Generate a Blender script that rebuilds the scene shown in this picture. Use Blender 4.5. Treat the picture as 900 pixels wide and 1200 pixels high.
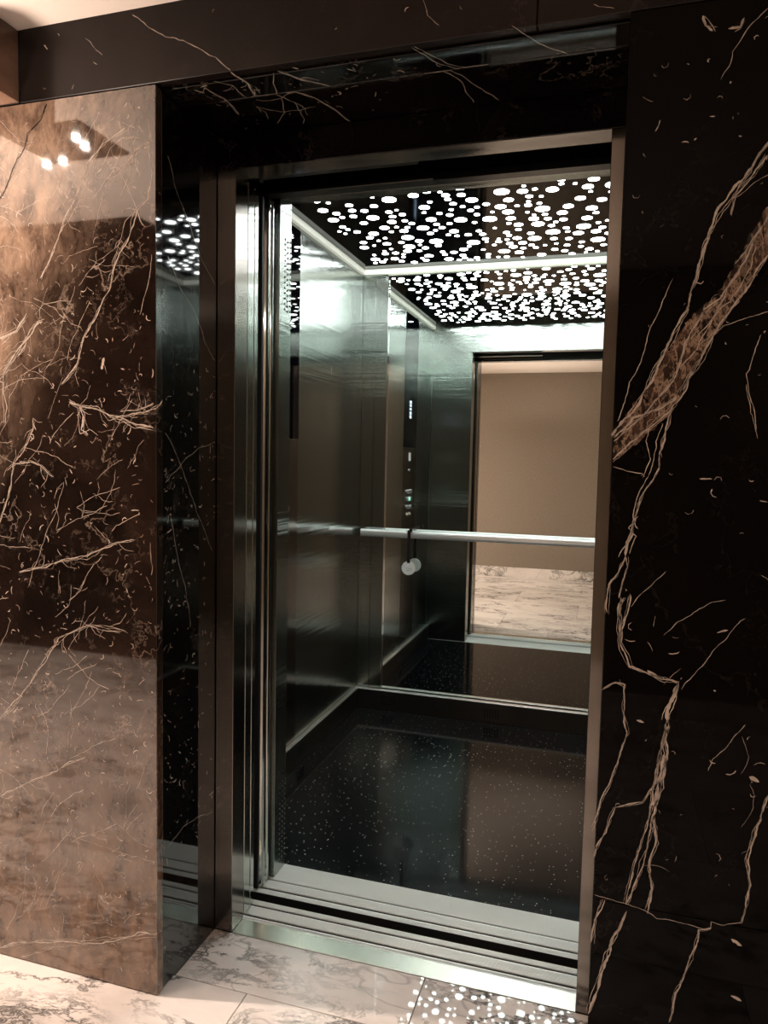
import bpy, bmesh, math, random
from mathutils import Vector, Matrix
random.seed(7)
SC = bpy.context.scene
COL = SC.collection
for o_ in list(bpy.data.objects):
    bpy.data.objects.remove(o_, do_unlink=True)

# ------------------------------------------------------------------ camera
cam_d = bpy.data.cameras.new('camera'); cam = bpy.data.objects.new('camera', cam_d); COL.objects.link(cam)
CAM_LOC = Vector((0.969, -1.4985, 1.3483))
pit, yaw, rol = math.radians(-4.158), math.radians(16.972), math.radians(1.1671)
Fv = Vector((-math.sin(yaw)*math.cos(pit), math.cos(yaw)*math.cos(pit), math.sin(pit)))
R0 = Vector((math.cos(yaw), math.sin(yaw), 0)); U0 = R0.cross(Fv)
Rv = math.cos(rol)*R0 + math.sin(rol)*U0; Uv = -math.sin(rol)*R0 + math.cos(rol)*U0
m = Matrix((Rv, Uv, -Fv)).transposed().to_4x4(); m.translation = CAM_LOC
cam.matrix_world = m
cam_d.sensor_fit = 'HORIZONTAL'; cam_d.sensor_width = 36; cam_d.lens = 857.8/900*36
cam_d.clip_start = .02; cam_d.clip_end = 50
SC.camera = cam

# ------------------------------------------------------------------ world, exposure, hall light
w = bpy.data.worlds.new('world'); SC.world = w; w.use_nodes = True
w.node_tree.nodes['Background'].inputs[0].default_value = (.02, .02, .022, 1)
w.node_tree.nodes['Background'].inputs[1].default_value = .02
SC.view_settings.view_transform = 'Standard'; SC.view_settings.look = 'None'
SC.view_settings.gamma = 1; SC.view_settings.use_curve_mapping = False
SC.view_settings.exposure = 0.22

DOT_STRENGTH = 18.5
HALL_W = 1.0
def area(name, loc, size, power, color, rot=(0,0,0), spread=math.pi):
    d = bpy.data.lights.new(name, 'AREA'); d.shape = 'DISK'; d.size = size; d.energy = power*HALL_W
    d.color = color; d.spread = spread
    o = bpy.data.objects.new(name, d); o.location = loc; o.rotation_euler = rot; COL.objects.link(o); return o
WARM = (1.0, .80, .66)
FILL_LAMPS = [(-2.5, -.55, 150), (-3.7, -1.5, 55), (2.1, -2.1, 9)]  # unseen lamps, added and placed to light the hall
for i, (x, y, p) in enumerate(FILL_LAMPS):
    area('hall_fill_light', (x, y, 2.345), .11, p, WARM)
area('ceiling_fill_light', (.25, -1.7, 1.75), 1.3, 5, WARM, rot=(math.pi,0,0))  # unseen fill added to brighten the hall ceiling, no fixture there
area('ceiling_fill_light', (-1.1, -.60, .90), .5, 22, WARM, rot=(math.pi,0,0), spread=math.radians(95))  # second added fill, for the ceiling corner on the left
SPOTS = [(-.685, -.500), (-.700, -.560), (-.859, -.645), (-.935, -.655)]
for x, y in SPOTS:
    area('downlight_light', (x, y, 2.335), 0.02, 2.2, WARM, spread=math.radians(150))

# ------------------------------------------------------------------ helpers
def tag(o, label=None, cat=None, group=None, kind=None):
    if label: o['label'] = label
    if cat: o['category'] = cat
    if group: o['group'] = group
    if kind: o['kind'] = kind
    return o
def empty(name, loc=(0,0,0), **k):
    o = bpy.data.objects.new(name, None); o.empty_display_size = .1; COL.objects.link(o)
    o.location = loc; tag(o, **k); return o
def origin(o):
    v = Vector((0,0,0))
    while o is not None: v += o.location; o = o.parent
    return v
def finish(name, bm, mat, parent=None, smooth=False, **k):
    off = origin(parent)
    bmesh.ops.recalc_face_normals(bm, faces=bm.faces)
    for v in bm.verts: v.co -= off
    me = bpy.data.meshes.new(name); bm.to_mesh(me); bm.free()
    if smooth:
        for p in me.polygons: p.use_smooth = True
    me.materials.append(mat)
    o = bpy.data.objects.new(name, me); COL.objects.link(o); o.parent = parent
    tag(o, **k); return o
def bxx(bm, x0,x1,y0,y1,z0,z1):
    x0,x1 = min(x0,x1),max(x0,x1); y0,y1=min(y0,y1),max(y0,y1); z0,z1=min(z0,z1),max(z0,z1)
    v = [bm.verts.new(p) for p in ((x0,y0,z0),(x1,y0,z0),(x1,y1,z0),(x0,y1,z0),(x0,y0,z1),(x1,y0,z1),(x1,y1,z1),(x0,y1,z1))]
    fs = [bm.faces.new([v[i] for i in f]) for f in ((3,2,1,0),(4,5,6,7),(0,1,5,4),(1,2,6,5),(2,3,7,6),(3,0,4,7))]
    return v, fs
def box(name, x0,x1,y0,y1,z0,z1, mat, parent=None, bev=0, seg=1, **k):
    bm = bmesh.new(); bxx(bm, x0,x1,y0,y1,z0,z1)
    if bev: bmesh.ops.bevel(bm, geom=bm.edges[:], offset=bev, segments=seg, affect='EDGES', profile=.5)
    return finish(name, bm, mat, parent, **k)
def boxes(name, lst, mat, parent=None, **k):
    bm = bmesh.new()
    for b in lst: bxx(bm, *b)
    return finish(name, bm, mat, parent, **k)
def disc(bm, c, r, axis, h, n=14):
    """short cylinder, centre c, half thickness h along axis 'x','y','z'"""
    rings = []
    for s in (-h, h):
        ring = []
        for i in range(n):
            a = 2*math.pi*i/n; p, q = r*math.cos(a), r*math.sin(a)
            d = {'x': (s,p,q), 'y': (p,s,q), 'z': (p,q,s)}[axis]
            ring.append(bm.verts.new((c[0]+d[0], c[1]+d[1], c[2]+d[2])))
        rings.append(ring)
    bm.faces.new(rings[0]); bm.faces.new(rings[1])
    for i in range(n): bm.faces.new((rings[0][i], rings[0][(i+1)%n], rings[1][(i+1)%n], rings[1][i]))
def extrude_profile(name, prof, x0, x1, mat, parent=None, axis='x', **k):
    """closed profile (list of (a,b)) swept along x: a=y, b=z"""
    bm = bmesh.new(); A = []; B = []
    for a, b in prof:
        if axis == 'x': A.append(bm.verts.new((x0,a,b))); B.append(bm.verts.new((x1,a,b)))
        else: A.append(bm.verts.new((a,b,x0))); B.append(bm.verts.new((a,b,x1)))
    n = len(prof); bm.faces.new(A); bm.faces.new(B)
    for i in range(n): bm.faces.new((A[i],A[(i+1)%n],B[(i+1)%n],B[i]))
    return finish(name, bm, mat, parent, **k)

# ------------------------------------------------------------------ materials
def mat(name):
    mt = bpy.data.materials.new(name); mt.use_nodes = True
    nt = mt.node_tree; b = nt.nodes['Principled BSDF']; return mt, nt, b
def N(nt, t, **kw):
    n = nt.nodes.new(t)
    for k, v in kw.items():
        if k in ('inp',):
            for a, c in v.items(): n.inputs[a].default_value = c
        else: setattr(n, k, v)
    return n
def plain(name, col, rough=.5, metal=0, ior=1.5, emit=None, es=0):
    mt, nt, b = mat(name); b.inputs['Base Color'].default_value = (*col, 1)
    b.inputs['Roughness'].default_value = rough; b.inputs['Metallic'].default_value = metal; b.inputs['IOR'].default_value = ior
    if emit: b.inputs['Emission Color'].default_value = (*emit, 1); b.inputs['Emission Strength'].default_value = es
    return mt
def ramp(nt, src, stops, interp='LINEAR'):
    r = nt.nodes.new('ShaderNodeValToRGB'); r.color_ramp.interpolation = interp
    el = r.color_ramp.elements
    while len(el) < len(stops): el.new(.5)
    for e, (p, c) in zip(el, stops):
        e.position = p; e.color = (*c, 1) if len(c) == 3 else c
    nt.links.new(src, r.inputs[0]); return r.outputs[0]
def g(v): return (v, v, v)
def mixc(nt, fac, a, b, mode='MIX'):
    n = nt.nodes.new('ShaderNodeMix'); n.data_type = 'RGBA'; n.blend_type = mode
    for s, v in ((0, fac), (6, a), (7, b)):
        if isinstance(v, (int, float)): n.inputs[s].default_value = v
        elif isinstance(v, tuple): n.inputs[s].default_value = (*v, 1)
        else: nt.links.new(v, n.inputs[s])
    return n.outputs[2]
def math_(nt, op, a, b=0.0):
    n = nt.nodes.new('ShaderNodeMath'); n.operation = op
    for i, v in enumerate((a, b)):
        if isinstance(v, (int, float)): n.inputs[i].default_value = v
        else: nt.links.new(v, n.inputs[i])
    return n.outputs[0]
def mapping(nt, scale=(1,1,1), rot=(0,0,0), loc=(0,0,0), src='position'):
    if src == 'position': c = nt.nodes.new('ShaderNodeNewGeometry').outputs['Position']
    else: c = nt.nodes.new('ShaderNodeTexCoord').outputs['Object']
    mp = nt.nodes.new('ShaderNodeMapping'); mp.inputs['Scale'].default_value = scale; mp.inputs['Rotation'].default_value = rot; mp.inputs['Location'].default_value = loc
    nt.links.new(c, mp.inputs[0]); return mp.outputs[0]
def noise(nt, vec, scale, detail=4, rough=.55, dist=0):
    n = nt.nodes.new('ShaderNodeTexNoise'); n.inputs['Scale'].default_value = scale; n.inputs['Detail'].default_value = detail
    n.inputs['Roughness'].default_value = rough; n.inputs['Distortion'].default_value = dist
    nt.links.new(vec, n.inputs['Vector']); return n
def warp(nt, vec, amount, scale):
    n = noise(nt, vec, scale, 3)
    s = nt.nodes.new('ShaderNodeVectorMath'); s.operation = 'SUBTRACT'; nt.links.new(n.outputs['Color'], s.inputs[0]); s.inputs[1].default_value = (.5,.5,.5)
    k = nt.nodes.new('ShaderNodeVectorMath'); k.operation = 'SCALE'; nt.links.new(s.outputs[0], k.inputs[0]); k.inputs['Scale'].default_value = amount
    a = nt.nodes.new('ShaderNodeVectorMath'); a.operation = 'ADD'; nt.links.new(vec, a.inputs[0]); nt.links.new(k.outputs[0], a.inputs[1])
    return a.outputs[0]
def crack(nt, vec, scale, width, feature='DISTANCE_TO_EDGE', seed_loc=None):
    v = nt.nodes.new('ShaderNodeTexVoronoi'); v.feature = feature; v.inputs['Scale'].default_value = scale
    nt.links.new(vec, v.inputs['Vector'])
    return ramp(nt, v.outputs['Distance'], [(0, g(1)), (width, g(0))])

def ridge(nt, vec, scale, width, detail=5, rough=.5, dist=.0):
    n = noise(nt, vec, scale, detail, rough, dist)
    d = math_(nt, 'ABSOLUTE', math_(nt, 'SUBTRACT', n.outputs['Fac'], .5))
    return ramp(nt, d, [(0, g(1)), (width, g(0))])

def dark_marble(name, base, cloud, brown_zone=False, web=.5, loc=(0,0,0), ior=1.9, rough=.035):
    mt, nt, b = mat(name)
    p = mapping(nt, (1,1,1), (0, math.radians(-38), 0), loc)
    wv = warp(nt, p, .25, 3.0)
    c1 = noise(nt, wv, 2.6, 8, .62, .4)
    col = mixc(nt, ramp(nt, c1.outputs['Fac'], [(.40, g(0)), (.72, g(1))]), base, cloud)
    if brown_zone:
        # the paler brown seam of this stone, running diagonally over the upper left of the slab
        geo = nt.nodes.new('ShaderNodeNewGeometry'); sx = nt.nodes.new('ShaderNodeSeparateXYZ'); nt.links.new(geo.outputs['Position'], sx.inputs[0])
        t = math_(nt, 'ADD', math_(nt, 'MULTIPLY', sx.outputs[0], -1.9), math_(nt, 'MULTIPLY', sx.outputs[2], 1.0))
        nz = noise(nt, p, 5, 6, .6)
        t = math_(nt, 'ADD', t, math_(nt, 'MULTIPLY', math_(nt, 'SUBTRACT', nz.outputs['Fac'], .5), .55))
        z = ramp(nt, math_(nt, 'MULTIPLY', math_(nt, 'SUBTRACT', t, 2.15), 1.0), [(0, g(0)), (.22, g(.3)), (.50, g(1))])
        fine = noise(nt, warp(nt, mapping(nt, (1,1,.55), (0, math.radians(35), 0)), .08, 6), 16, 10, .75, .4)
        tan = mixc(nt, ramp(nt, fine.outputs['Fac'], [(.38, g(0)), (.62, g(1))]), (.070,.042,.030), (.42,.29,.21))
        col = mixc(nt, z, col, tan)
        floor_sheen = ramp(nt, math_(nt, 'MULTIPLY', sx.outputs[2], .7), [(.0, g(.8)), (.62, g(.0))])  # browner towards the floor, standing in for its reflection in the polish
        col = mixc(nt, floor_sheen, col, mixc(nt, ramp(nt, fine.outputs['Fac'], [(.38, g(0)), (.62, g(1))]), (.085,.048,.029), (.33,.20,.125)))
    # fine pale web
    wf = warp(nt, p, .10, 9)
    mask = ramp(nt, noise(nt, p, 3.4, 4).outputs['Fac'], [(.47, g(0)), (.66, g(1))])
    ck = ridge(nt, wf, 3.2, .006, 6, .6)
    ck2 = ridge(nt, p, 9, .010, 8, .7)
    mk2 = ramp(nt, noise(nt, p, 7, 4).outputs['Fac'], [(.5, g(0)), (.7, g(1))])
    vf = math_(nt, 'MAXIMUM', math_(nt, 'MULTIPLY', math_(nt, 'MULTIPLY', ck, mask), web), math_(nt, 'MULTIPLY', math_(nt, 'MULTIPLY', ck2, mk2), web*.6))
    col = mixc(nt, vf, col, (.36,.28,.225))
    nt.links.new(col, b.inputs['Base Color'])
    b.inputs['Roughness'].default_value = rough; b.inputs['IOR'].default_value = ior
    return mt
M = {}
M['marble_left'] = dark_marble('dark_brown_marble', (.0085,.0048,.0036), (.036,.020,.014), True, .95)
M['marble_black'] = dark_marble('black_marble', (.0012,.0009,.0009), (.0035,.0024,.0020), False, .03, (3,1,2), ior=1.2)
M['marble_band'] = dark_marble('dark_band_marble', (.011,.0080,.0072), (.022,.015,.013), False, .06, (5,2,1), ior=1.28, rough=.2)
M['marble_reveal'] = dark_marble('reveal_marble', (.0022,.0018,.0017), (.006,.0045,.004), False, .35, (1,4,2), ior=1.8)
M['marble_soffit'] = dark_marble('soffit_marble', (.0020,.0016,.0015), (.005,.0035,.003), False, .3, (1,4,2), ior=1.33)
M['marble_corner'] = dark_marble('brown_corner_marble', (.07,.042,.030), (.34,.21,.15), False, .7, (2,2,7), ior=1.6)
M['vein'] = plain('pale_vein', (.60,.51,.44), .08)
M['vein_warm'] = plain('warm_vein', (.48,.40,.34), .08)
M['vein_crack'] = plain('dark_crack', (.006,.004,.003), .2)
def band_mat():
    mt, nt, b = mat('brown_vein_band')
    p = mapping(nt, (1,1,.35), (0, math.radians(35), 0))
    n = noise(nt, warp(nt, p, .08, 8), 18, 8, .7, .8)
    col = ramp(nt, n.outputs['Fac'], [(.36, (.006,.0035,.003)), (.50, (.028,.014,.009)), (.64, (.11,.058,.037)), (.76, (.26,.16,.11))])
    q = mapping(nt, (1,1,.5), (0, math.radians(35), 0))
    fil = math_(nt, 'MAXIMUM', ridge(nt, q, 9, .022, 8, .7), math_(nt, 'MULTIPLY', ridge(nt, q, 22, .03, 6, .7), .6))
    col = mixc(nt, math_(nt, 'MULTIPLY', fil, .8), col, (.42,.29,.205))
    nt.links.new(col, b.inputs['Base Color']); b.inputs['Roughness'].default_value = .1; return mt
M['vein_band'] = band_mat()

def floor_marble(name, loc=(0,0,0), white=(.80,.75,.72), shade=(.52,.48,.46)):
    mt, nt, b = mat(name)
    oi = nt.nodes.new('ShaderNodeObjectInfo')
    pos = nt.nodes.new('ShaderNodeNewGeometry').outputs['Position']
    sc = nt.nodes.new('ShaderNodeVectorMath'); sc.operation = 'SCALE'; sc.inputs[0].default_value = (7, 5, 3); nt.links.new(oi.outputs['Random'], sc.inputs['Scale'])
    ad = nt.nodes.new('ShaderNodeVectorMath'); ad.operation = 'ADD'; nt.links.new(pos, ad.inputs[0]); nt.links.new(sc.outputs[0], ad.inputs[1])
    mp = nt.nodes.new('ShaderNodeMapping'); mp.inputs['Rotation'].default_value = (0,0,math.radians(-32)); mp.inputs['Scale'].default_value = (.75,1.5,1); mp.inputs['Location'].default_value = loc
    nt.links.new(ad.outputs[0], mp.inputs[0]); p = mp.outputs[0]
    w1 = warp(nt, p, .5, 2.2)
    big = noise(nt, w1, 2.2, 6, .6, .5)
    col = mixc(nt, ramp(nt, big.outputs['Fac'], [(.45, g(0)), (.75, g(1))]), white, shade)
    ve = ridge(nt, warp(nt, p, .28, 2), 1.3, .016, 9, .70)
    vm = ramp(nt, noise(nt, p, 1.9, 3).outputs['Fac'], [(.42, g(.0)), (.60, g(1))])
    fine = ridge(nt, warp(nt, p, .3, 4), 4.5, .035, 9, .72)
    fm = ramp(nt, noise(nt, warp(nt, p, .3, 2), 2.4, 4).outputs['Fac'], [(.50, g(0)), (.62, g(1))])
    hair = ridge(nt, p, 1.7, .0028, 4, .45)
    cl = ramp(nt, noise(nt, warp(nt, p, .25, 6), 17, 8, .75).outputs['Fac'], [(.50, g(0)), (.60, g(1))])
    v = math_(nt, 'MULTIPLY', ve, math_(nt, 'MULTIPLY', vm, 1.0))
    v = math_(nt, 'MAXIMUM', v, math_(nt, 'MULTIPLY', math_(nt, 'MULTIPLY', fine, fm), .95))
    v = math_(nt, 'MAXIMUM', v, math_(nt, 'MULTIPLY', hair, .35))
    v = math_(nt, 'MAXIMUM', v, math_(nt, 'MULTIPLY', math_(nt, 'MULTIPLY', cl, fm), .85))
    col = mixc(nt, v, col, (.040,.040,.038))
    nt.links.new(col, b.inputs['Base Color']); b.inputs['Roughness'].default_value = .02; b.inputs['IOR'].default_value = 1.6
    return mt
M['floor'] = floor_marble('white_veined_marble')
M['grout'] = plain('grout', (.16,.14,.12), .7)

def steel(name, col=(.60,.62,.60), rough=.28, aniso=.85, wave=.0, axis='Z', grain=.02):
    mt, nt, b = mat(name)
    b.inputs['Metallic'].default_value = 1
    b.inputs['Anisotropic'].default_value = aniso
    if aniso:
        t = nt.nodes.new('ShaderNodeTangent'); t.direction_type = 'RADIAL'; t.axis = axis
        nt.links.new(t.outputs[0], b.inputs['Tangent'])
    p = mapping(nt, (400,400,3) if axis == 'Z' else (3,400,400))
    n = noise(nt, p, 1, 2)
    c = mixc(nt, ramp(nt, n.outputs['Fac'], [(.3, g(0)), (.7, g(1))]), tuple(x*(1-grain*3) for x in col), col)
    nt.links.new(c, b.inputs['Base Color'])
    b.inputs['Roughness'].default_value = rough
    if wave:
        p2 = mapping(nt, (.45,.45,30))
        n2 = noise(nt, p2, 2.2, 2)
        bp = nt.nodes.new('ShaderNodeBump'); bp.inputs['Strength'].default_value = wave; bp.inputs['Distance'].default_value = .01
        nt.links.new(n2.outputs['Fac'], bp.inputs['Height']); nt.links.new(bp.outputs[0], b.inputs['Normal'])
    return mt
M['steel_wall'] = steel('brushed_steel_wall', (.36,.39,.365), .19, .975, .05)
M['steel_frame'] = steel('brushed_steel_frame', (.29,.265,.24), .16, .9)
M['steel_door'] = steel('brushed_steel_door', (.48,.50,.47), .13, .95)
M['steel_trim'] = plain('satin_trim', (.88,.90,.86), .36, 1)
M['cove_strip'] = plain('lit_cove_strip', (.8,.8,.72), .4, emit=(.93,1.0,.86), es=.9)
M['cove_side'] = plain('glowing_side_trim', (.8,.8,.72), .4, emit=(.97,1.0,.84), es=.33)  # glow stands in for light the metal side trim would reflect
M['rail'] = plain('bright_rail', (.93,.95,.93), .30, .7)
M['cornice'] = plain('cornice_white_steel', (.88,.90,.80), .4, .1)
M['steel_polish'] = plain('polished_steel', (.75,.77,.75), .10, 1)
M['steel_dark'] = plain('dark_steel', (.10,.095,.09), .30, 1)
M['steel_skirt'] = steel('skirting_steel', (.20,.20,.19), .30, .6)
M['alu'] = plain('ribbed_aluminium', (.90,.94,.92), .50, .35)
M['plate'] = plain('threshold_plate_steel', (.70,.70,.62), .26, 1)
M['black'] = plain('shaft_black', (.004,.004,.004), .8)
M['rubber'] = plain('rubber_black', (.008,.008,.008), .55)
M['ceiling_black'] = plain('gloss_black_panel', (.003,.003,.0035), .06, 0, 1.35)
M['glass_black'] = plain('black_glass', (.002,.002,.003), .02, 0, 1.6)
M['dot'] = plain('lit_dot', (.8,.85,.85), .4, emit=(.95,1.0,.985), es=DOT_STRENGTH)
M['mirror'] = plain('mirror_glass', (.88,.93,.90), .0, 1)
M['white_plastic'] = plain('white_plate', (.8,.82,.82), .35)
M['tag_white'] = plain('tag_card', (.92,.92,.88), .45)
M['ink'] = plain('grey_ink', (.16,.16,.14), .6)
M['ribbon'] = plain('black_ribbon', (.006,.006,.007), .45)
M['lit_green'] = plain('lit_green', (.1,.5,.3), .4, emit=(.1,.9,.45), es=1.6)
M['lit_blue'] = plain('lit_display', (.5,.6,.8), .4, emit=(.65,.78,1.0), es=1.5)
M['brass'] = plain('pale_brass_button', (.75,.66,.42), .25, 1)
M['ceiling'] = plain('pink_white_paint', (.82,.74,.68), .8)
M['fixture'] = plain('fixture_black', (.015,.013,.012), .4)
M['lamp'] = plain('lamp_face', (.9,.85,.8), .4, emit=(1,.86,.70), es=45)
def wallpaper():
    mt, nt, b = mat('woven_wallpaper')
    a = noise(nt, mapping(nt, (40,40,900)), 1, 2); c = noise(nt, mapping(nt, (900,900,40)), 1, 2)
    f = math_(nt, 'MULTIPLY', math_(nt, 'ADD', a.outputs['Fac'], c.outputs['Fac']), .5)
    col = ramp(nt, f, [(.35, (.15,.122,.094)), (.65, (.30,.247,.195))])
    nt.links.new(col, b.inputs['Base Color']); b.inputs['Roughness'].default_value = .7; return mt
M['wallpaper'] = wallpaper()
def granite():
    mt, nt, b = mat('speckled_black_granite')
    p = mapping(nt)
    col = ramp(nt, noise(nt, p, 300, 2).outputs['Fac'], [(.3, (.0012,.0018,.0025)), (.8, (.005,.007,.009))])
    for sc, wd, sel in ((42, .065, .87), (27, .050, .80), (70, .08, .94)):
        v = nt.nodes.new('ShaderNodeTexVoronoi'); v.inputs['Scale'].default_value = sc; v.voronoi_dimensions = '2D'; nt.links.new(p, v.inputs['Vector'])
        d = ramp(nt, v.outputs['Distance'], [(wd*.7, g(1)), (wd, g(0))])
        sp = nt.nodes.new('ShaderNodeSeparateColor'); nt.links.new(v.outputs['Color'], sp.inputs[0])
        k = ramp(nt, sp.outputs[0], [(sel, g(0)), (sel+.02, g(1))])
        col = mixc(nt, math_(nt, 'MULTIPLY', d, k), col, (.75,.80,.80))
    nt.links.new(col, b.inputs['Base Color']); b.inputs['Roughness'].default_value = .08; b.inputs['IOR'].default_value = 1.33
    b.inputs['Coat Weight'].default_value = .0
    return mt
M['granite'] = granite()
V_LEFT= [(5, [(-0.134, 2.1), (-0.189, 2.074), (-0.237, 2.034), (-0.25, 1.996), (-0.275, 1.952), (-0.304, 1.914), (-0.325, 1.862), (-0.355, 1.81), (-0.381, 1.771)]), (5, [(-0.066, 1.966), (-0.074, 1.935), (-0.101, 1.912), (-0.124, 1.855), (-0.152, 1.818), (-0.168, 1.78), (-0.18, 1.734), (-0.209, 1.689), (-0.233, 1.656), (-0.258, 1.616), (-0.275, 1.562), (-0.322, 1.515)]), (2, [(-0.101, 1.912), (-0.136, 1.889), (-0.148, 1.85), (-0.172, 1.786)]), (2, [(-0.096, 2.103), (-0.104, 2.075), (-0.123, 2.045)]), (3, [(-0.096, 2.074), (-0.142, 2.079), (-0.174, 2.06), (-0.193, 2.029), (-0.214, 1.999)]), (2, [(-0.311, 1.686), (-0.324, 1.632), (-0.346, 1.574), (-0.376, 1.568), (-0.442, 1.537), (-0.482, 1.481)]), (3, [(-0.066, 2.062), (-0.104, 2.05), (-0.143, 2.005), (-0.182, 1.99)]), (3, [(-0.315, 2.015), (-0.323, 1.989), (-0.34, 1.964)]), (2, [(-0.248, 1.771), (-0.224, 1.789), (-0.191, 1.807)]), (9, [(-0.506, 1.63), (-0.453, 1.649), (-0.426, 1.683)]), (7, [(-0.49, 1.552), (-0.463, 1.587), (-0.427, 1.621), (-0.392, 1.661), (-0.375, 1.668)]), (4, [(-0.493, 1.417), (-0.498, 1.495), (-0.49, 1.552)]), (7, [(-0.299, 1.472), (-0.269, 1.463), (-0.243, 1.457), (-0.21, 1.451), (-0.181, 1.438), (-0.145, 1.432), (-0.102, 1.417), (-0.06, 1.41)]), (4, [(-0.181, 1.437), (-0.131, 1.439), (-0.088, 1.446), (-0.053, 1.455), (-0.037, 1.471)]), (3, [(-0.152, 1.448), (-0.102, 1.451), (-0.06, 1.466)]), (8, [(-0.269, 1.463), (-0.258, 1.438), (-0.264, 1.404), (-0.244, 1.392)]), (5, [(-0.423, 1.621), (-0.435, 1.602), (-0.467, 1.571), (-0.492, 1.54), (-0.499, 1.515)]), (4, [(-0.407, 1.432), (-0.407, 1.406), (-0.432, 1.361), (-0.472, 1.316), (-0.478, 1.264), (-0.49, 1.231), (-0.508, 1.184), (-0.516, 1.164)]), (4, [(-0.458, 1.042), (-0.39, 1.056), (-0.327, 1.08), (-0.251, 1.094), (-0.206, 1.115), (-0.161, 1.133), (-0.118, 1.142)]), (2, [(-0.317, 1.275), (-0.337, 1.21), (-0.373, 1.145), (-0.401, 1.072), (-0.43, 1.004)]), (2, [(-0.245, 0.925), (-0.291, 0.905), (-0.322, 0.882), (-0.362, 0.856)]), (2, [(-0.245, 0.925), (-0.185, 0.924), (-0.134, 0.912)]), (3, [(-0.472, 1.316), (-0.417, 1.323), (-0.386, 1.314), (-0.347, 1.287)]), (2, [(-0.28, 1.213), (-0.219, 1.246), (-0.153, 1.267)]), (2, [(-0.341, 1.153), (-0.265, 1.188), (-0.19, 1.222)]), (3, [(-0.149, 0.916), (-0.247, 0.921), (-0.338, 0.881), (-0.361, 0.847), (-0.411, 0.782), (-0.457, 0.721), (-0.527, 0.651)]), (6, [(-0.541, 0.018), (-0.47, 0.051), (-0.367, 0.072), (-0.256, 0.095), (-0.154, 0.129), (-0.055, 0.16)]), (3, [(-0.471, 0.009), (-0.367, 0.058), (-0.256, 0.095)]), (2, [(-0.318, 0.374), (-0.242, 0.364), (-0.168, 0.354), (-0.055, 0.348)]), (3, [(-0.532, 0.439), (-0.439, 0.492), (-0.349, 0.534), (-0.261, 0.583)]), (2, [(-0.307, 0.352), (-0.242, 0.387), (-0.168, 0.428)]), (14, [(-0.197, 1.576), (-0.203, 1.548)]), (9, [(-0.227, 0.231), (-0.209, 0.216), (-0.192, 0.213)]), (4, [(-0.227, 0.231), (-0.211, 0.225), (-0.201, 0.241)]), (6, [(-0.117, 0.2), (-0.101, 0.207)]), (8, [(-0.116, 1.968), (-0.104, 1.962)]), (6, [(-0.15, 1.55), (-0.139, 1.547)])]
V_CRACK= [(4, [(-0.354, 2.18), (-0.371, 2.146), (-0.413, 2.117), (-0.444, 2.06), (-0.476, 2.002), (-0.498, 1.97)])]
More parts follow.
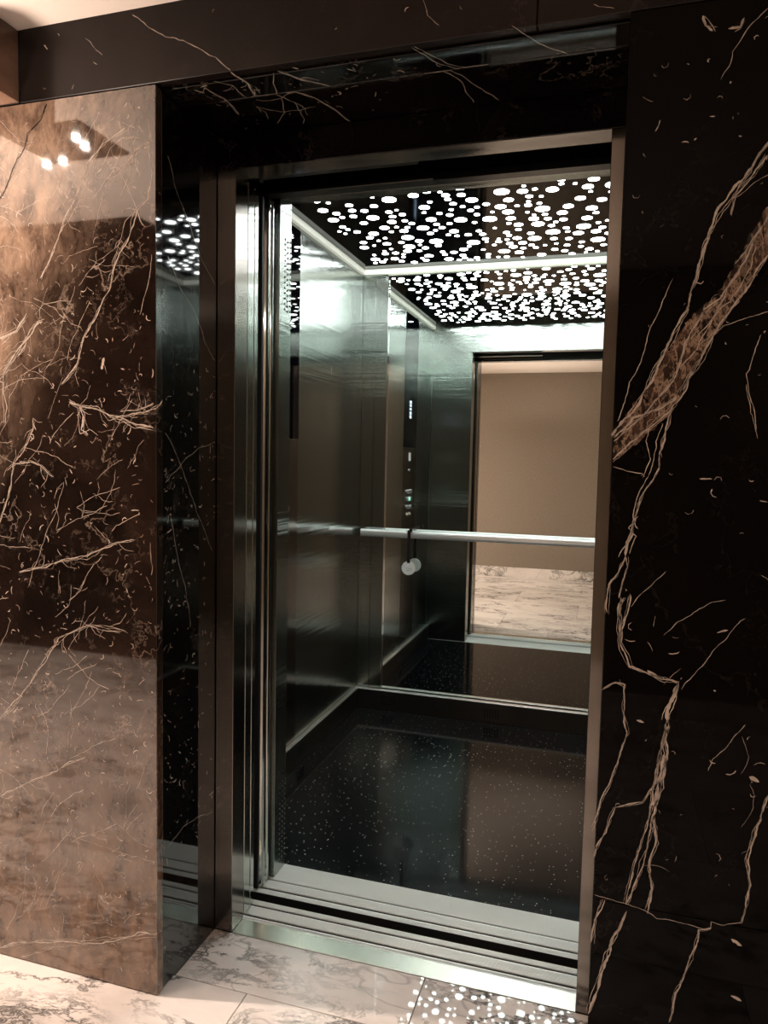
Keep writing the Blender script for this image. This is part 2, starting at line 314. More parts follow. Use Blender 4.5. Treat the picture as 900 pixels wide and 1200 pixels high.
V_RIGHT= [(6, [(1.225, 1.937), (1.201, 1.902), (1.167, 1.856), (1.139, 1.815), (1.131, 1.784), (1.122, 1.752), (1.113, 1.72), (1.102, 1.67)]), (4, [(1.22, 1.907), (1.196, 1.874), (1.171, 1.841), (1.163, 1.806)]), (5, [(1.102, 1.67), (1.097, 1.637), (1.074, 1.594), (1.059, 1.553), (1.029, 1.49), (0.988, 1.429), (0.971, 1.402)]), (2, [(1.07, 1.697), (1.051, 1.646), (1.026, 1.573), (1.0, 1.505), (0.981, 1.429)]), (2, [(1.206, 2.161), (1.176, 2.132), (1.152, 2.094), (1.135, 2.048)]), (2, [(1.225, 1.802), (1.202, 1.761), (1.174, 1.717)]), (6, [(1.099, 2.164), (1.105, 2.146), (1.117, 2.135)]), (6, [(1.143, 2.135), (1.163, 2.135), (1.168, 2.15)]), (2, [(1.225, 1.589), (1.204, 1.518), (1.213, 1.474), (1.226, 1.416)]), (4, [(1.08, 1.451), (1.072, 1.426), (1.069, 1.397), (1.06, 1.365)]), (2, [(1.064, 1.426), (1.053, 1.392), (1.051, 1.359), (1.042, 1.324)]), (2, [(1.041, 1.422), (1.035, 1.392), (1.045, 1.358), (1.032, 1.32)]), (2, [(0.977, 1.342), (1.002, 1.334), (1.034, 1.329)]), (3, [(1.06, 1.365), (1.061, 1.342), (1.052, 1.321), (1.036, 1.295), (1.027, 1.264), (1.02, 1.243)]), (2, [(1.042, 1.324), (1.029, 1.299), (1.019, 1.26), (1.018, 1.238)]), (9, [(1.02, 1.243), (1.017, 1.217), (1.009, 1.195), (1.007, 1.168)]), (3, [(1.007, 1.168), (1.012, 1.147), (1.003, 1.116), (0.998, 1.085)]), (3, [(1.007, 1.168), (0.999, 1.146), (0.978, 1.11), (0.975, 1.074), (0.978, 1.053)]), (4, [(1.008, 1.086), (0.998, 1.067), (1.002, 1.033), (1.004, 0.989)]), (4, [(1.02, 1.093), (1.012, 1.047), (1.003, 1.011)]), (1.5, [(1.021, 1.069), (1.044, 1.101), (1.063, 1.122), (1.082, 1.143)]), (1.5, [(1.084, 1.018), (1.107, 1.046), (1.145, 1.075), (1.19, 1.095)]), (4, [(1.178, 1.031), (1.197, 1.038)]), (1.5, [(1.205, 1.499), (1.212, 1.467), (1.222, 1.427), (1.229, 1.399)]), (2, [(1.238, 1.285), (1.252, 1.283)]), (4, [(1.002, 1.086), (1.0, 1.044), (1.004, 0.994), (1.024, 0.95), (1.061, 0.939), (1.087, 0.932), (1.115, 0.929)]), (8, [(1.057, 0.946), (1.087, 0.93)]), (9, [(1.115, 0.929), (1.105, 0.891), (1.097, 0.851)]), (5, [(1.097, 0.851), (1.096, 0.812), (1.099, 0.755), (1.088, 0.696), (1.077, 0.643)]), (8, [(1.095, 0.783), (1.089, 0.711), (1.081, 0.673)]), (3, [(1.077, 0.643), (1.073, 0.591), (1.056, 0.522), (1.038, 0.466)]), (3, [(1.098, 0.848), (1.089, 0.79), (1.078, 0.709), (1.073, 0.657), (1.054, 0.566), (1.038, 0.463)]), (6, [(1.039, 0.448), (1.011, 0.37), (0.996, 0.306), (0.974, 0.216)]), (3, [(0.976, 0.901), (0.996, 0.914), (1.016, 0.913), (1.017, 0.859), (1.025, 0.817), (1.012, 0.764), (0.997, 0.711), (0.976, 0.648), (0.97, 0.61)]), (3, [(1.101, 0.841), (1.088, 0.782), (1.08, 0.724), (1.059, 0.68), (1.009, 0.661), (0.994, 0.607), (0.973, 0.551)]), (5, [(1.08, 0.651), (1.089, 0.609), (1.078, 0.556), (1.085, 0.506), (1.079, 0.453)]), (1.5, [(0.976, 0.472), (1.034, 0.466), (1.079, 0.456), (1.116, 0.449), (1.155, 0.447), (1.194, 0.444), (1.196, 0.461), (1.219, 0.459), (1.25, 0.47)]), (4, [(1.25, 0.47), (1.254, 0.496), (1.261, 0.548), (1.254, 0.596), (1.265, 0.654), (1.276, 0.705), (1.285, 0.741)]), (4, [(1.197, 0.448), (1.174, 0.44), (1.161, 0.382), (1.151, 0.335), (1.136, 0.287), (1.129, 0.236)]), (4, [(0.997, 0.465), (0.981, 0.424), (0.973, 0.369)]), (8, [(1.042, 0.844), (1.055, 0.841)]), (9, [(1.248, 0.76), (1.265, 0.752)]), (7, [(1.233, 0.434), (1.252, 0.424)]), (7, [(1.238, 0.319), (1.257, 0.313)]), (1.5, [(1.12, 0.914), (1.15, 0.959), (1.179, 1.004), (1.226, 1.063)])]
V_BANDV= [(4, [(1.225, 1.798), (1.202, 1.754), (1.179, 1.699), (1.154, 1.657), (1.121, 1.629)]), (4, [(1.229, 1.731), (1.2, 1.676), (1.162, 1.62), (1.126, 1.548), (1.097, 1.49)]), (3, [(1.127, 1.643), (1.096, 1.578), (1.078, 1.505), (1.031, 1.445), (0.975, 1.391)]), (4, [(1.087, 1.475), (1.052, 1.452), (1.01, 1.437), (0.971, 1.398)]), (3, [(1.125, 1.548), (1.112, 1.526), (1.074, 1.448), (1.019, 1.399), (0.973, 1.356)]), (2, [(1.172, 1.692), (1.142, 1.621), (1.117, 1.563), (1.084, 1.527)]), (2, [(1.209, 1.747), (1.186, 1.677), (1.148, 1.628), (1.116, 1.585)])]
V_LINTEL= [(2.5, [(-0.114, 2.348), (-0.069, 2.313), (0.02, 2.273), (0.085, 2.232), (0.138, 2.193)]), (1.5, [(-0.242, 2.315), (-0.195, 2.27)]), (5, [(-0.36, 2.316), (-0.349, 2.304)]), (1.5, [(0.905, 2.214), (0.944, 2.2)]), (1.5, [(0.571, 2.274), (0.607, 2.219)])]
V_SOFFIT= [(3, [(0.142, -0.008), (0.155, 0.046), (0.147, 0.104)]), (3, [(0.221, -0.002), (0.245, 0.079), (0.279, 0.149), (0.307, 0.244), (0.316, 0.282)]), (2, [(0.195, 0.096), (0.222, 0.155), (0.197, 0.263)]), (3, [(0.245, 0.013), (0.275, 0.058), (0.332, 0.122)]), (6, [(0.281, 0.01), (0.292, 0.02)]), (2, [(0.123, 0.151), (0.172, 0.191), (0.263, 0.188)]), (4, [(0.022, 0.041), (0.038, 0.061)]), (3, [(0.051, 0.038), (0.069, 0.105), (0.064, 0.177)]), (2, [(0.085, 0.018), (0.118, 0.046), (0.123, 0.129)]), (2, [(0.55, 0.0), (0.591, 0.078), (0.621, 0.158), (0.631, 0.262)]), (2, [(0.555, -0.001), (0.608, 0.082), (0.639, 0.163), (0.69, 0.266)]), (2, [(0.756, -0.021), (0.798, 0.05), (0.852, 0.13)]), (2, [(0.232, 0.019), (0.201, 0.128), (0.134, 0.247)])]
V_BANDU= [(1.254, 1.872), (1.224, 1.816), (1.195, 1.762), (1.172, 1.706), (1.147, 1.664), (1.104, 1.622), (1.075, 1.579), (1.059, 1.553), (1.029, 1.486), (0.999, 1.445), (0.969, 1.41)]
V_BANDL= [(1.259, 1.775), (1.229, 1.731), (1.212, 1.697), (1.19, 1.662), (1.162, 1.62), (1.144, 1.584), (1.126, 1.548), (1.109, 1.519), (1.074, 1.445), (1.026, 1.391), (0.972, 1.348)]

# ------------------------------------------------------------------ inlaid veins of the stone (flat ribbons in the slab face)
def smooth_line(pts, n=5, jit=.11):
    """fractal midpoint displacement, down to about 6 mm"""
    out = [pts[0]]
    def sub(a, b, d):
        L = math.hypot(b[0]-a[0], b[1]-a[1])
        if L < .007 or d > 7: out.append(b); return
        o = random.gauss(0, .35)*jit*L; m_ = ((a[0]+b[0])/2-(b[1]-a[1])/L*o, (a[1]+b[1])/2+(b[0]-a[0])/L*o)
        sub(a, m_, d+1); sub(m_, b, d+1)
    for i in range(len(pts)-1): sub(pts[i], pts[i+1], 0)
    return out
def ribbon(bm, pts, wmm, to3):
    p = smooth_line(pts); n = len(p); prev = None
    ph = random.uniform(0, 6)
    for i, (x, y) in enumerate(p):
        a = p[max(0,i-1)]; b = p[min(n-1,i+1)]; dx, dy = b[0]-a[0], b[1]-a[1]; l = math.hypot(dx,dy) or 1
        ww = wmm*.0005*(.25+.45*abs(math.sin(i*.35+ph))+random.uniform(0,.45))*(1 if 0<i<n-1 else .2)
        nx, ny = -dy/l*ww, dx/l*ww
        cur = (bm.verts.new(to3(x+nx,y+ny)), bm.verts.new(to3(x-nx,y-ny)))
        if prev: bm.faces.new((prev[0], prev[1], cur[1], cur[0]))
        prev = cur
def veins(lst, to3, m_, parent, flecks=0, rect=None, name='vein', scale=1, hairs=0, twigs=3):
    bm = bmesh.new()
    for w_, p in lst:
        ribbon(bm, p, w_*scale, to3)
        if w_ >= 3 and len(p) > 2:          # thin strands that run beside and cross the main vein
            for s_ in range(2):
                q = [(x+random.gauss(0,.0021)*w_*.35, y+random.gauss(0,.0021)*w_*.35) for x, y in p]
                ribbon(bm, q, max(.8, w_*.22), to3)
        if w_ >= 2 and len(p) > 2 and flecks:
            for s_ in range(twigs):
                k = random.randrange(len(p)-1); x, y = p[k]; a = math.atan2(p[k+1][1]-y, p[k+1][0]-x)+random.choice((-.6,.6,.9,-.9)); L = random.uniform(.02,.07)
                q = [(x, y), (x+L*.5*math.cos(a), y+L*.5*math.sin(a)), (x+L*math.cos(a+.3), y+L*math.sin(a+.3))]
                if all(rect[0] < t[0] < rect[1] and rect[2] < t[1] < rect[3] for t in q): ribbon(bm, q, 1.0, to3)
    for _ in range(hairs):
        x = random.uniform(rect[0], rect[1]); y = random.uniform(rect[2], rect[3]); a = random.gauss(.95, .35)*random.choice((1,1,1,-.6)); L = random.uniform(.04,.16); q = [(x,y)]
        for j in range(4):
            x += math.cos(a)*L/4; y += math.sin(a)*L/4; a += random.gauss(0,.25); q.append((x,y))
        if all(rect[0] < t[0] < rect[1] and rect[2] < t[1] < rect[3] for t in q): ribbon(bm, q, random.choice((.7,.9,1.3)), to3)
    for _ in range(flecks):
        x = random.uniform(rect[0], rect[1]); y = random.uniform(rect[2], rect[3]); a = random.uniform(0, 6.28); L = random.choice([.006,.01,.014,.022]); bnd = random.uniform(-1.2,1.2)
        pts = []
        for j in range(4):
            pts.append((x, y)); x += math.cos(a)*L/3; y += math.sin(a)*L/3; a += bnd
        if all(rect[0] < q[0] < rect[1] and rect[2] < q[1] < rect[3] for q in pts): ribbon(bm, pts, random.choice([.8,1,1.3,2.4]), to3)
    off = origin(parent)
    for v in bm.verts: v.co -= off
    me = bpy.data.meshes.new(name); bm.to_mesh(me); bm.free(); me.materials.append(m_)
    o = bpy.data.objects.new(name, me); COL.objects.link(o); o.parent = parent; tag(o, kind='stuff'); return o

# ================================================================== SETTING
EPS = .0004
YF = .28            # plane of the landing door frame
XL, XR = 0.0, .945  # clear opening
HALL_Y0, HALL_Z = -2.6, 2.36
HX0, HX1 = -4.2, 2.4
floor = box('floor', HX0, HX1, HALL_Y0, .285, -.08, -.012, M['grout'], kind='structure')
G = .0012
def tiles(y0, y1, joint, step=1.2):
    x = joint - step*math.ceil((joint-HX0)/step)
    while x < HX1:
        a, b = max(x, HX0), min(x+step, HX1)
        if y0 >= .079: a, b = max(a, -.055), min(b, .976)
        if b-a > .02: 
            box('floor_tile', a+G, b-G, y0+G, y1-G, -.012, 0, M['floor'], floor, .0006)
        x += step
tiles(.08, YF-.001, .565)
tiles(-.52, .08, .153)
tiles(-1.12, -.52, .753)
tiles(-1.72, -1.12, .153)
tiles(-2.32, -1.72, .753)
tiles(-2.6, -2.32, .153)
ceiling = box('ceiling', HX0, HX1, HALL_Y0, 0, HALL_Z, HALL_Z+.05, M['ceiling'], kind='structure')

# front wall: concrete core behind, marble slabs on it
wf = boxes('wall_front', [(HX0, -.10, .03, .30, 0, 2.42), (1.03, HX1, .03, .30, 0, 2.42), (-.10, 1.03, .03, .30, 2.22, 2.42)], M['black'], kind='structure')
fy = lambda x, z: (x, -EPS, z)
def slab(x0,x1,y0,y1,z0,z1,mk,bev=.0012):
    return box('marble_slab', x0,x1,y0,y1,z0,z1, M[mk], wf, bev)
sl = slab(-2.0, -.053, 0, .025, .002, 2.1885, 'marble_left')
veins(V_LEFT, fy, M['vein'], sl, 1100, (-.66, -.06, .03, 2.17), scale=.6, hairs=170)
veins(V_CRACK, fy, M['vein_crack'], sl)
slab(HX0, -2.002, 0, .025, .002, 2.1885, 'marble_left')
ZJ = .462
sr = slab(.974, 2.0, 0, .025, ZJ+.0006, 2.1885, 'marble_black', .0006)
veins(V_RIGHT, fy, M['vein_warm'], sr, 110, (.99, 1.35, .5, 2.17), scale=.85, hairs=14, twigs=0)
# the wide brown seam
bm = bmesh.new(); prev = None
for i in range(len(V_BANDU)-1):
    for j in range(8):
        t = j/8; row = []
        for e, sg in ((V_BANDU, 1), (V_BANDL, -1)):
            row.append((e[i][0]+(e[i+1][0]-e[i][0])*t+random.uniform(-.004,.004), e[i][1]+(e[i+1][1]-e[i][1])*t+random.uniform(-.005,.005)))
        cur = [bm.verts.new((max(x, .9755), -EPS*.6, z)) for x, z in row]
        if prev: bm.faces.new((prev[0], prev[1], cur[1], cur[0]))
        prev = cur
finish('brown_seam', bm, M['vein_band'], sr)
veins([(w_, [(max(x,.976), z) for x, z in p]) for w_, p in V_BANDV], lambda x,z: (max(x,.9752),-EPS*1.3,z), M['vein_warm'], sr, scale=.9)
sr2 = slab(.974, 2.0, 0, .025, .002, ZJ-.0006, 'marble_black', .0006)
slab(2.002, HX1, 0, .025, .002, 2.1885, 'marble_black')
# band over everything
for x0, x1 in ((-.434, .80), (.802, 2.0), (2.002, HX1), (-2.0, -.436), (HX0, -2.002)):
    s = slab(x0, x1, 0, .025, 2.1915, 2.36, 'marble_band')
    if x0 == -.434: veins(V_LINTEL, fy, M['vein'], s, 10, (-.4, .75, 2.2, 2.35), scale=.6, twigs=0)
# reveals and soffit
rl = slab(-.075, -.055, .0265, YF, .002, 2.185, 'marble_reveal')
veins([(1.2, [(.05,2.05),(.09,1.98),(.14,1.93),(.2,1.85),(.27,1.80)]), (1.2, [(.05,1.82),(.1,1.76),(.16,1.72),(.22,1.64),(.27,1.6)]), (1, [(.04,1.4),(.10,1.33),(.18,1.2),(.26,1.09)]), (1,[(.04,1.28),(.13,1.34),(.26,1.38)]), (1,[(.06,1.2),(.09,1.1),(.13,1.0),(.15,.9)]), (1,[(.05,.36),(.12,.38),(.2,.37),(.27,.35)])],
      lambda y, z: (-.055+EPS, y, z), M['vein'], rl, 230, (.03, .275, .3, 1.6))
slab(.976, .996, .0265, YF, .002, 2.185, 'marble_reveal')
s1 = slab(-.053, .974, .0265, .105, 2.186, 2.206, 'marble_soffit')
s2 = slab(-.053, .974, .107, YF, 2.186, 2.206, 'marble_soffit')
fz = lambda x, y: (x, y, 2.186-EPS)
veins([(w_, [(x, min(y, .104)) for x, y in p]) for w_, p in V_SOFFIT if sum(y for x, y in p)/len(p) < .15], fz, M['vein'], s1, 25, (.02, .6, .03, .10), scale=.7)
veins([(w_, [(x, max(.108,min(y,.278))) for x, y in p]) for w_, p in V_SOFFIT if sum(y for x, y in p)/len(p) >= .1], fz, M['vein'], s2, 25, (.02, .5, .11, .26), scale=.7)
slab(-.055, .976, YF, YF+.02, 2.1015, 2.1845, 'marble_soffit')
# corner downstand at the upper left
box('beam_upper_left', -1.6, -.4352, -.12, -.0005, 2.1925, 2.3595, M['marble_corner'], bev=.001, kind='structure')

# rest of the hall (seen in the mirror and in the polished stone)
wb = box('wall_back', HX0, HX1, HALL_Y0-.1, HALL_Y0, 0, HALL_Z, M['wallpaper'], kind='structure')
box('marble_slab', HX0+.01, -2.5, HALL_Y0, HALL_Y0+.02, .002, HALL_Z-.002, M['marble_black'], wb)
box('marble_slab', -2.498, -1.05, HALL_Y0, HALL_Y0+.02, .002, HALL_Z-.002, M['marble_black'], wb)
box('baseboard_back', -1.045, HX1, HALL_Y0+.0005, HALL_Y0+.016, .0, .115, M['floor'], bev=.002, kind='structure')
box('beam_back', HX0, -1.0, HALL_Y0+.021, -1.25, 2.335, HALL_Z-.001, M['marble_black'], kind='structure')
box('wall_left', HX0-.1, HX0, HALL_Y0, 0, 0, HALL_Z, M['wallpaper'], kind='structure')
box('wall_right', HX1, HX1+.1, HALL_Y0, 0, 0, HALL_Z, M['wallpaper'], kind='structure')
# shaft around the gap
boxes('wall_shaft', [(-.9,1.9,.302,.47,-.5,-.45), (-.92,-.90,.302,2.6,-.5,2.7), (1.90,1.92,.302,2.6,-.5,2.7), (-.9,1.9,.302,2.6,2.62,2.64)], M['black'], kind='structure')

# ================================================================== LANDING DOOR FRAME AND SILL
fr = empty('door_frame', (0, YF, 0), label='brushed steel frame lining the lift opening, set back between dark marble reveals', cat='door frame')
Z1 = 2.1
box('jamb', -.0535, 0, YF, YF+.07, .001, Z1-.0005, M['steel_frame'], fr, .0012)
box('jamb', XR, .975, YF, YF+.07, .001, Z1-.0005, M['steel_frame'], fr, .0012)
box('header', -.0535, .975, YF+.0005, YF+.07, Z1, Z1+.0012, M['steel_frame'], fr)
box('header_panel', -.0535, .975, YF+.022, YF+.07, Z1+.0015, 2.16, M['steel_dark'], fr)

def rib_profile(y0, y1, grooves, zt=0., pitch=.0040, dep=.0022, gd=.016, bot=-.019):
    """top profile with fine ribs and deep running grooves"""
    p = [(y0, bot), (y0, zt)]
    y = y0+.002; gs = sorted(grooves)
    while y < y1-.002:
        gr = next((q for q in gs if q[0]-q[1]/2 < y+pitch and y < q[0]+q[1]/2), None)
        if gr:
            a, b = gr[0]-gr[1]/2, gr[0]+gr[1]/2
            p += [(a, zt), (a+.0004, zt-gd), (b-.0004, zt-gd), (b, zt)]; y = b+.0008; gs.remove(gr); continue
        p += [(y, zt), (y+.0008, zt-dep), (y+pitch*.45, zt-dep), (y+pitch*.45+.0008, zt)]; y += pitch
    p += [(y1, zt), (y1, bot)]
    return p
sill = empty('landing_sill', (0, YF, 0), label='landing door sill, plain threshold plate and ribbed aluminium track nearest the marble floor', cat='door sill')
box('threshold_plate', XL+.0005, XR-.0005, YF+.0005, YF+.0645, -.01, .0005, M['plate'], sill, .0005)
box('threshold_edge', XL-.05, XR+.03, YF-.0008, YF+.0003, -.01, -.0005, M['rubber'], sill)
extrude_profile('track', rib_profile(.3455, .4400, [(.352,.0035),(.366,.010),(.4155,.009)]), -.045, XR+.03, M['alu'], sill)
extrude_profile('track', rib_profile(.3660, .4400, [(.368,.003),(.4155,.008)]), -.52, -.0455, M['alu'], sill)

boxes('groove_shade', [(-.045, XR+.03, a-b, a+b, -.0165, -.0030) for a, b in ((.366,.0048),(.4155,.0043),(.352,.0016))], M['black'], sill)  # black fill put in the grooves to deepen their shade
ld = empty('landing_door', (-.25, .36, .006), label='outer landing door, steel panels slid open into the left pocket', cat='elevator door')
box('door_panel', -.50, -.002, .3550, .3920, .007, 2.095, M['steel_door'], ld, .0015)
box('door_panel', -.50, -.003, .3965, .4190, .007, 2.095, M['steel_door'], ld, .0015)
box('cover_plate', -.30, .465, .362, .398, 2.112, 2.120, M['steel_dark'], ld, .0008)
bm = bmesh.new(); disc(bm, (.024, .380, 2.106), .007, 'z', .006, 12); 
finish('bolt_head', bm, M['steel_polish'], ld, label='shiny bolt head')
cd = empty('car_door', (-.25, .51, .006), label='inner car door, two steel panels with rounded leading edge parked behind the landing door', cat='elevator door')
def round_panel(y0, y1, x1, x0=-.5):
    r = (y1-y0)*.5; pr = [(x0, y0), (x0, y1)]
    for i in range(9):
        a = math.pi/2 - math.pi*i/8
        pr.append((x1-r+r*math.cos(a), (y0+y1)/2+r*math.sin(a)))
    return extrude_profile('door_panel', pr, .007, 2.105, M['steel_door'], cd, axis='z', )
round_panel(.494, .530, -.012); round_panel(.534, .556, -.016)
box('edge_seal', -.05, -.022, .4815, .4925, .007, 2.10, M['rubber'], cd)
box('cover_plate', -.30, .478, .502, .540, 2.112, 2.118, M['steel_dark'], cd, .0008)

# ================================================================== THE CAR
car = empty('elevator_car', (.483, 1.42, 0), label='elevator car with brushed steel walls and speckled black stone floor', cat='elevator')
CX0, CX1 = -.304, 1.27
FX0, FX1 = -.284, 1.25
CYB, CYM = 2.192, 2.232
CZ = 2.327
box('car_floor', FX0-.02, FX1+.02, .650, CYM+.02, -.03, 0, M['granite'], car)
box('car_platform', FX0-.04, FX1+.04, .4805, CYM+.04, -.20, -.047, M['black'], car)
box('gap_shade_strip', -.30, 1.25, .4782, .4788, -.05, -.0012, M['black'], car)  # black strip added so the gap between the sills stays in shade
extrude_profile('car_sill', rib_profile(.479, .6495, [(.505,.0095),(.553,.0065)]), -.30, 1.25, M['alu'], car)
boxes('groove_shade', [(-.30, 1.25, a-b, a+b, -.0165, -.0030) for a, b in ((.505,.0045),(.553,.0030))], M['black'], car)  # dark fill standing for the shade inside the car sill grooves
# front return: jamb column, wall beside the opening, transom
fl = box('front_return', CX0, -.0055, .5650, .6480, .001, CZ+.03, M['steel_wall'], car, .0008)
bm = bmesh.new()
for r_ in range(14):
    for c_ in range(3):
        z = 2.012 - r_*.0162 + (.0 if c_ != 1 else -.004); disc(bm, (-.0050, .603+.0195*c_, z), .0034, 'x', .0012, 8)
finish('vent_holes', bm, M['rubber'], fl, kind='stuff')
bm = bmesh.new()
for r_ in range(18):
    for c_ in range(3):
        disc(bm, (-.0052, .603+.0195*c_, .33-r_*.017), .0026, 'x', .0008, 8)
finish('vent_holes', bm, M['steel_dark'], fl, kind='stuff')
box('front_return', .951, CX1, .5650, .6480, .001, CZ+.03, M['steel_wall'], car, .0008)
box('transom', -.005, .9505, .600, .6480, 2.1306, CZ+.03, M['steel_wall'], car, .0008)
box('transom_lip', -.005, .9505, .560, .5995, 2.1306, 2.150, M['steel_dark'], car)
# left and right side panels, a hair of a joint between them
BZ = .107
def side(x0, x1):
    for a, b in ((.6485,1.068),(1.394,1.772),(1.775,2.187)):
        box('wall_panel', x0, x1, a, b, BZ, CZ-.02, M['steel_wall'], car, .0009)
    box('wall_panel', x0, x1, 2.1895, 2.228, BZ, CZ-.02, M['steel_wall'], car, .0006)
side(CX0-.02, CX0)
for a, b in ((.6485,1.068),(1.07,1.392),(1.394,1.772),(1.775,2.228)):
    box('wall_panel', CX1, CX1+.02, a, b, BZ, CZ-.02, M['steel_wall'], car, .0009)
for x0, x1 in ((CX0-.02, CX0+.0007), (CX1-.0007, CX1+.02)):
    for yy in (1.3925, 1.7735, 2.1885): box('joint_strip', x0, x1, yy-.0008, yy+.0008, BZ, CZ-.02, M['steel_polish'], car)
boxes('shell', [(CX0-.04, CX0-.021, .57, 2.29, 0, 2.40), (CX1+.021, CX1+.04, .57, 2.29, 0, 2.40), (CX0-.02, CX1+.02, 2.27, 2.29, 0, 2.40), (CX0-.02, CX1+.02, .57, 2.29, 2.38, 2.40)], M['steel_trim'], car)
# rear wall strips beside the mirror
for a, b in ((CX0+.0005, -.236), (-.2345, -.167)):
    box('wall_panel', a, b, 2.222, 2.2685, BZ, CZ-.02, M['steel_wall'], car, .0009)
for a, b in ((1.133, 1.2),(1.2015, CX1-.0005)):
    box('wall_panel', a, b, 2.222, 2.2685, BZ, CZ-.02, M['steel_wall'], car, .0009)
box('mirror_edge', -.1665, -.1635, 2.219, 2.240, BZ+.0005, 2.29, M['steel_polish'], car)
# skirting with bright ledge and vent grilles
def skirt(x0,x1,y0,y1):
    return box('skirting', x0,x1,y0,y1, .001, BZ-.006, M['steel_skirt'], car, .0005)
sk_l = skirt(CX0-.015, FX0, .6485, CYB-.0005); skirt(FX1, CX1+.015, .6485, CYB-.0005); sk_b = skirt(CX0-.015, CX1+.015, CYB, 2.26)
box('skirting_ledge', CX0+.0005, FX0+.001, .6485, CYB-.002, BZ-.0055, BZ, M['steel_trim'], car, .0008)
box('skirting_ledge', FX1-.001, CX1-.0005, .6485, CYB-.002, BZ-.0055, BZ, M['steel_trim'], car, .0008)
box('skirting_ledge', CX0+.0005, CX1-.0005, CYB-.001, 2.2185, BZ-.0055, BZ, M['steel_trim'], car, .0008)
def grille(plane, c0, cz, par, nx=6, nz=5):
    bm = bmesh.new()
    for i in range(nx):
        for j in range(nz):
            u = c0 + (i-(nx-1)/2)*.0135; z = cz + (j-(nz-1)/2)*.0098
            if plane == 'y': bxx(bm, u-.0048, u+.0048, CYB-.0006, CYB+.0004, z-.0030, z+.0030)
            else: bxx(bm, FX0-.0004, FX0+.0006, u-.0048, u+.0048, z-.0030, z+.0030)
    finish('vent_grille', bm, M['rubber'], par, kind='stuff')
grille('y', -.115, .054, sk_b); grille('y', .443, .050, sk_b); grille('y', 1.02, .050, sk_b); grille('x', 1.42, .055, sk_l); 
# cornice trims under the ceiling
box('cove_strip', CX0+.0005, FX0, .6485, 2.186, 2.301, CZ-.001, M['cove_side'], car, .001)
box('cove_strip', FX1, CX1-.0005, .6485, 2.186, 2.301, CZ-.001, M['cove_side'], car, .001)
box('cove_strip', CX0+.0005, CX1-.0005, 2.1875, 2.2215, 2.309, CZ-.001, M['cove_strip'], car, .001)
box('cove_strip', -.20, 1.16, 2.2220, 2.2640, 2.300, CZ-.001, M['cornice'], car, .001)

mir = empty('wall_mirror', (.483, CYM, BZ), label='large frameless mirror covering the rear wall of the car', cat='mirror')
box('mirror_glass', -.1625, 1.1305, CYM, CYM+.006, BZ+.001, 2.2995, M['mirror'], mir)
box('backing', -.1625, 1.1305, CYM+.0065, CYM+.02, BZ+.001, 2.2995, M['rubber'], mir)

# light panel with round openings
lp = empty('ceiling_light_panel', (.483, 1.42, CZ), label='glossy black car ceiling panel scattered with glowing round light spots', cat='ceiling light')
box('black_panel', FX0+.0005, FX1-.0005, .6490, 2.1870, CZ, CZ+.012, M['ceiling_black'], lp)
dots = []
X0, X1_, Y0, Y1_ = -.205, 1.17, .74, 2.135
def fill(n, r0, r1, gap):
    t = 0; k = 0
    while k < n and t < 20000:
        t += 1
        r = random.uniform(r0, r1); x = random.uniform(X0+r, X1_-r); y = random.uniform(Y0+r, Y1_-r)
        if all((x-a)**2+(y-b)**2 > (r+c+gap)**2 for a, b, c in dots): dots.append((x, y, r)); k += 1
fill(30, .031, .038, .014); fill(75, .022, .028, .012); fill(150, .014, .020, .011); fill(110, .009, .013, .010)
dots.sort(key=lambda d: -d[1])
bm = bmesh.new(); disc(bm, (0,0,0), 1, 'z', .5, 20)
bmesh.ops.recalc_face_normals(bm, faces=bm.faces)
me = bpy.data.meshes.new('light_dot'); bm.to_mesh(me); bm.free(); me.materials.append(M['dot'])
for x, y, r in dots[:300]:
    o = bpy.data.objects.new('light_dot', me); COL.objects.link(o); o.parent = lp
    r *= .80; o.location = (x-.483, y-1.42, -.0008); o.scale = (r, r, .0012)
bm = bmesh.new()
for x, y, r in dots[300:]: disc(bm, (x, y, CZ-.0008), r*.80, 'z', .0006, 18)
finish('light_dots', bm, M['dot'], lp, kind='stuff')

# handrail
hr = empty('handrail', (.483, 2.185, .957), label='flat bright steel handrail running across the rear mirror', cat='handrail')
pr = []
HW, HH = .011, .0195
for i in range(20):
    a = 2*math.pi*i/20; ca, sa = math.cos(a), math.sin(a)
    pr.append((2.180+HW*(abs(ca)**.9)*(1 if ca>=0 else -1), .956+HH*(abs(sa)**.9)*(1 if sa>=0 else -1)))
extrude_profile('bar', pr, -.280, 1.245, M['rail'], hr)
for x in (.25, .75, 1.15):
    bm = bmesh.new(); disc(bm, (x, 2.2145, .956), .007, 'y', .0165, 12); finish('bracket', bm, M['steel_polish'], hr)

# control panel on the left wall (next to the entrance)
cp = empty('control_panel', (CX0, 1.23, BZ), label='full height car control panel with black glass display and round buttons on the left wall', cat='control panel')
box('face_plate', CX0-.019, CX0+.002, 1.0705, 1.3915, BZ+.001, 1.422, M['steel_frame'], cp, .0008)
gl = box('display_glass', CX0-.019, CX0+.003, 1.0705, 1.3915, 1.423, 2.2895, M['glass_black'], cp, .0008)
GX = CX0+.0032
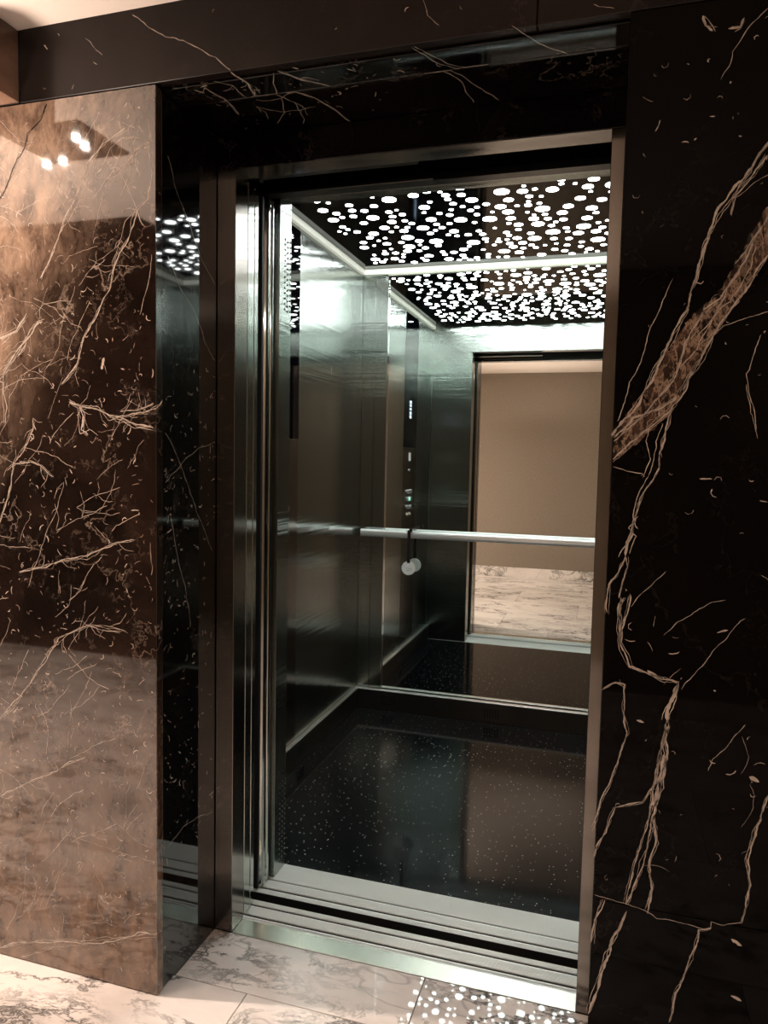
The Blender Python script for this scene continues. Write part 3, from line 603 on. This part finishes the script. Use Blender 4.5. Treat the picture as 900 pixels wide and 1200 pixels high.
# small lit read-out: rows of strokes
SEG = []
def seg(y, z, hy, hz): SEG.append((GX, GX+.0006, y-hy, y+hy, z-hz, z+hz))
z = 1.725
for row in range(5):
    zc = z-row*.024
    seg(1.245, zc+.006, .022, .0022); 
    for k in (-1, 0, 1): seg(1.245+k*.020, zc-.001, .0028, .0065)
    if row in (0, 3, 4): seg(1.245, zc-.008, .018, .0018)
boxes('display_digits', SEG, M['lit_blue'], gl, label='pale blue lit digits')
PX = CX0+.0022
box('label_plate', PX, PX+.001, 1.215, 1.265, 1.338, 1.392, M['white_plastic'], cp, label='small white rectangular plate')
bm = bmesh.new(); disc(bm, (PX+.002, 1.235, 1.272), .012, 'x', .003, 16); kb = finish('key_switch', bm, M['steel_polish'], cp)
bm = bmesh.new(); bxx(bm, PX+.0051, PX+.0056, 1.2335, 1.2365, 1.265, 1.279); finish('key_slot', bm, M['rubber'], kb)
def button(y, z, face):
    bm = bmesh.new(); disc(bm, (PX+.002, y, z), .0165, 'x', .0025, 18)
    b = finish('button', bm, M['steel_polish'], cp)
    bm = bmesh.new(); disc(bm, (PX+.0050, y, z), .0115, 'x', .0010, 18); finish('button_face', bm, face, b)
    return b
for ri, z in enumerate((1.135, 1.084, 1.030)):
    for ci, y in enumerate((1.285, 1.240, 1.195)):
        b = button(y, z, M['lit_green'] if (ri == 1 and ci == 1) else M['steel_dark'])
        if ri == 1 and ci == 1: b['label'] = 'button lit green'
for y in (1.275, 1.205):
    b = button(y, .978, M['brass']); b['label'] = 'pale yellow button'

# tag hanging from the rail
tx, ty = -.011, 2.1735
tg = empty('hanging_tag', (tx, ty, .935), label='round white card tag tied with a black ribbon to the mirror handrail', cat='tag')
bm = bmesh.new(); disc(bm, (tx, ty-.0035, .781), .0365, 'y', .0014, 32)
card = finish('tag_disc', bm, M['tag_white'], tg)
bm = bmesh.new()
for pts in ([(-.022,.003),(-.012,.001),(-.004,.004),(.004,.001),(.014,.003),(.024,.000)], [(-.012,-.012),(-.006,-.006),(.002,-.010),(.010,-.006)], [(.004,.001),(.001,-.006),(-.008,-.016)], [(.014,.003),(.018,-.005),(.012,-.010)]):
    ribbon(bm, [(tx+a, .778+b) for a, b in pts], 1.6, lambda x, z: (x, ty-.0052, z))
for k in range(5):
    a = 2*math.pi*k/5
    ribbon(bm, [(tx-.020, .788), (tx-.020+.006*math.cos(a), .788+.006*math.sin(a))], 2.6, lambda x, z: (x, ty-.0052, z))
finish('tag_print', bm, M['ink'], card)
box('ribbon', tx-.0085, tx+.0085, ty-.0062, ty-.0050, .808, .980, M['ribbon'], tg)
box('ribbon', tx-.0085, tx+.0085, ty-.0062, 2.200, .9765, .9775, M['ribbon'], tg)
# bow
bm = bmesh.new()
def loop3(c, a, r1, r2):
    prev = None; first = None; n = 14
    for i in range(n):
        t = 2*math.pi*i/n; x = c[0]+(r1*(1-math.cos(t)))*math.cos(a)-r2*math.sin(t)*math.sin(a); z = c[2]+(r1*(1-math.cos(t)))*math.sin(a)+r2*math.sin(t)*math.cos(a)
        cur = (bm.verts.new((x, c[1]-.004, z)), bm.verts.new((x, c[1]+.004, z)))
        if prev: bm.faces.new((prev[0],prev[1],cur[1],cur[0]))
        else: first = cur
        prev = cur
    bm.faces.new((prev[0],prev[1],first[1],first[0]))
loop3((tx+.012, ty-.014, .982), .35, .017, .008); loop3((tx+.012, ty-.014, .982), math.pi+.2, .013, .007)
bxx(bm, tx+.004, tx+.020, ty-.019, ty-.008, .973, .989)
finish('bow', bm, M['ribbon'], tg)

# recessed downlight cluster in the hall ceiling (mirrored in the left slab)
dl = empty('recessed_downlight', (-.77, -.55, 2.36), label='recessed four-lamp ceiling downlight reflected in the polished left wall', cat='ceiling light')
box('trim_frame', -.93, -.62, -.68, -.43, 2.352, 2.3595, M['fixture'], dl, .001)
for x, y in SPOTS:
    bm = bmesh.new(); disc(bm, (x, y, 2.347), .012, 'z', .004, 20); lm = finish('lamp', bm, M['lamp'], dl)
for x, y, p_ in FILL_LAMPS:  # bodies for the added hall lamps, all out of view
    e = empty('added_hall_lamp', (x, y, 2.36), label={-2.5:'unseen round lamp added to light the hall from the left', -3.7:'unseen round lamp added to light the far left of the hall', 2.1:'unseen round lamp added to light the right end of the hall'}[x], cat='ceiling light')
    bm = bmesh.new(); disc(bm, (x, y, 2.356), .065, 'z', .0035, 24); finish('lamp', bm, M['lamp'], e)
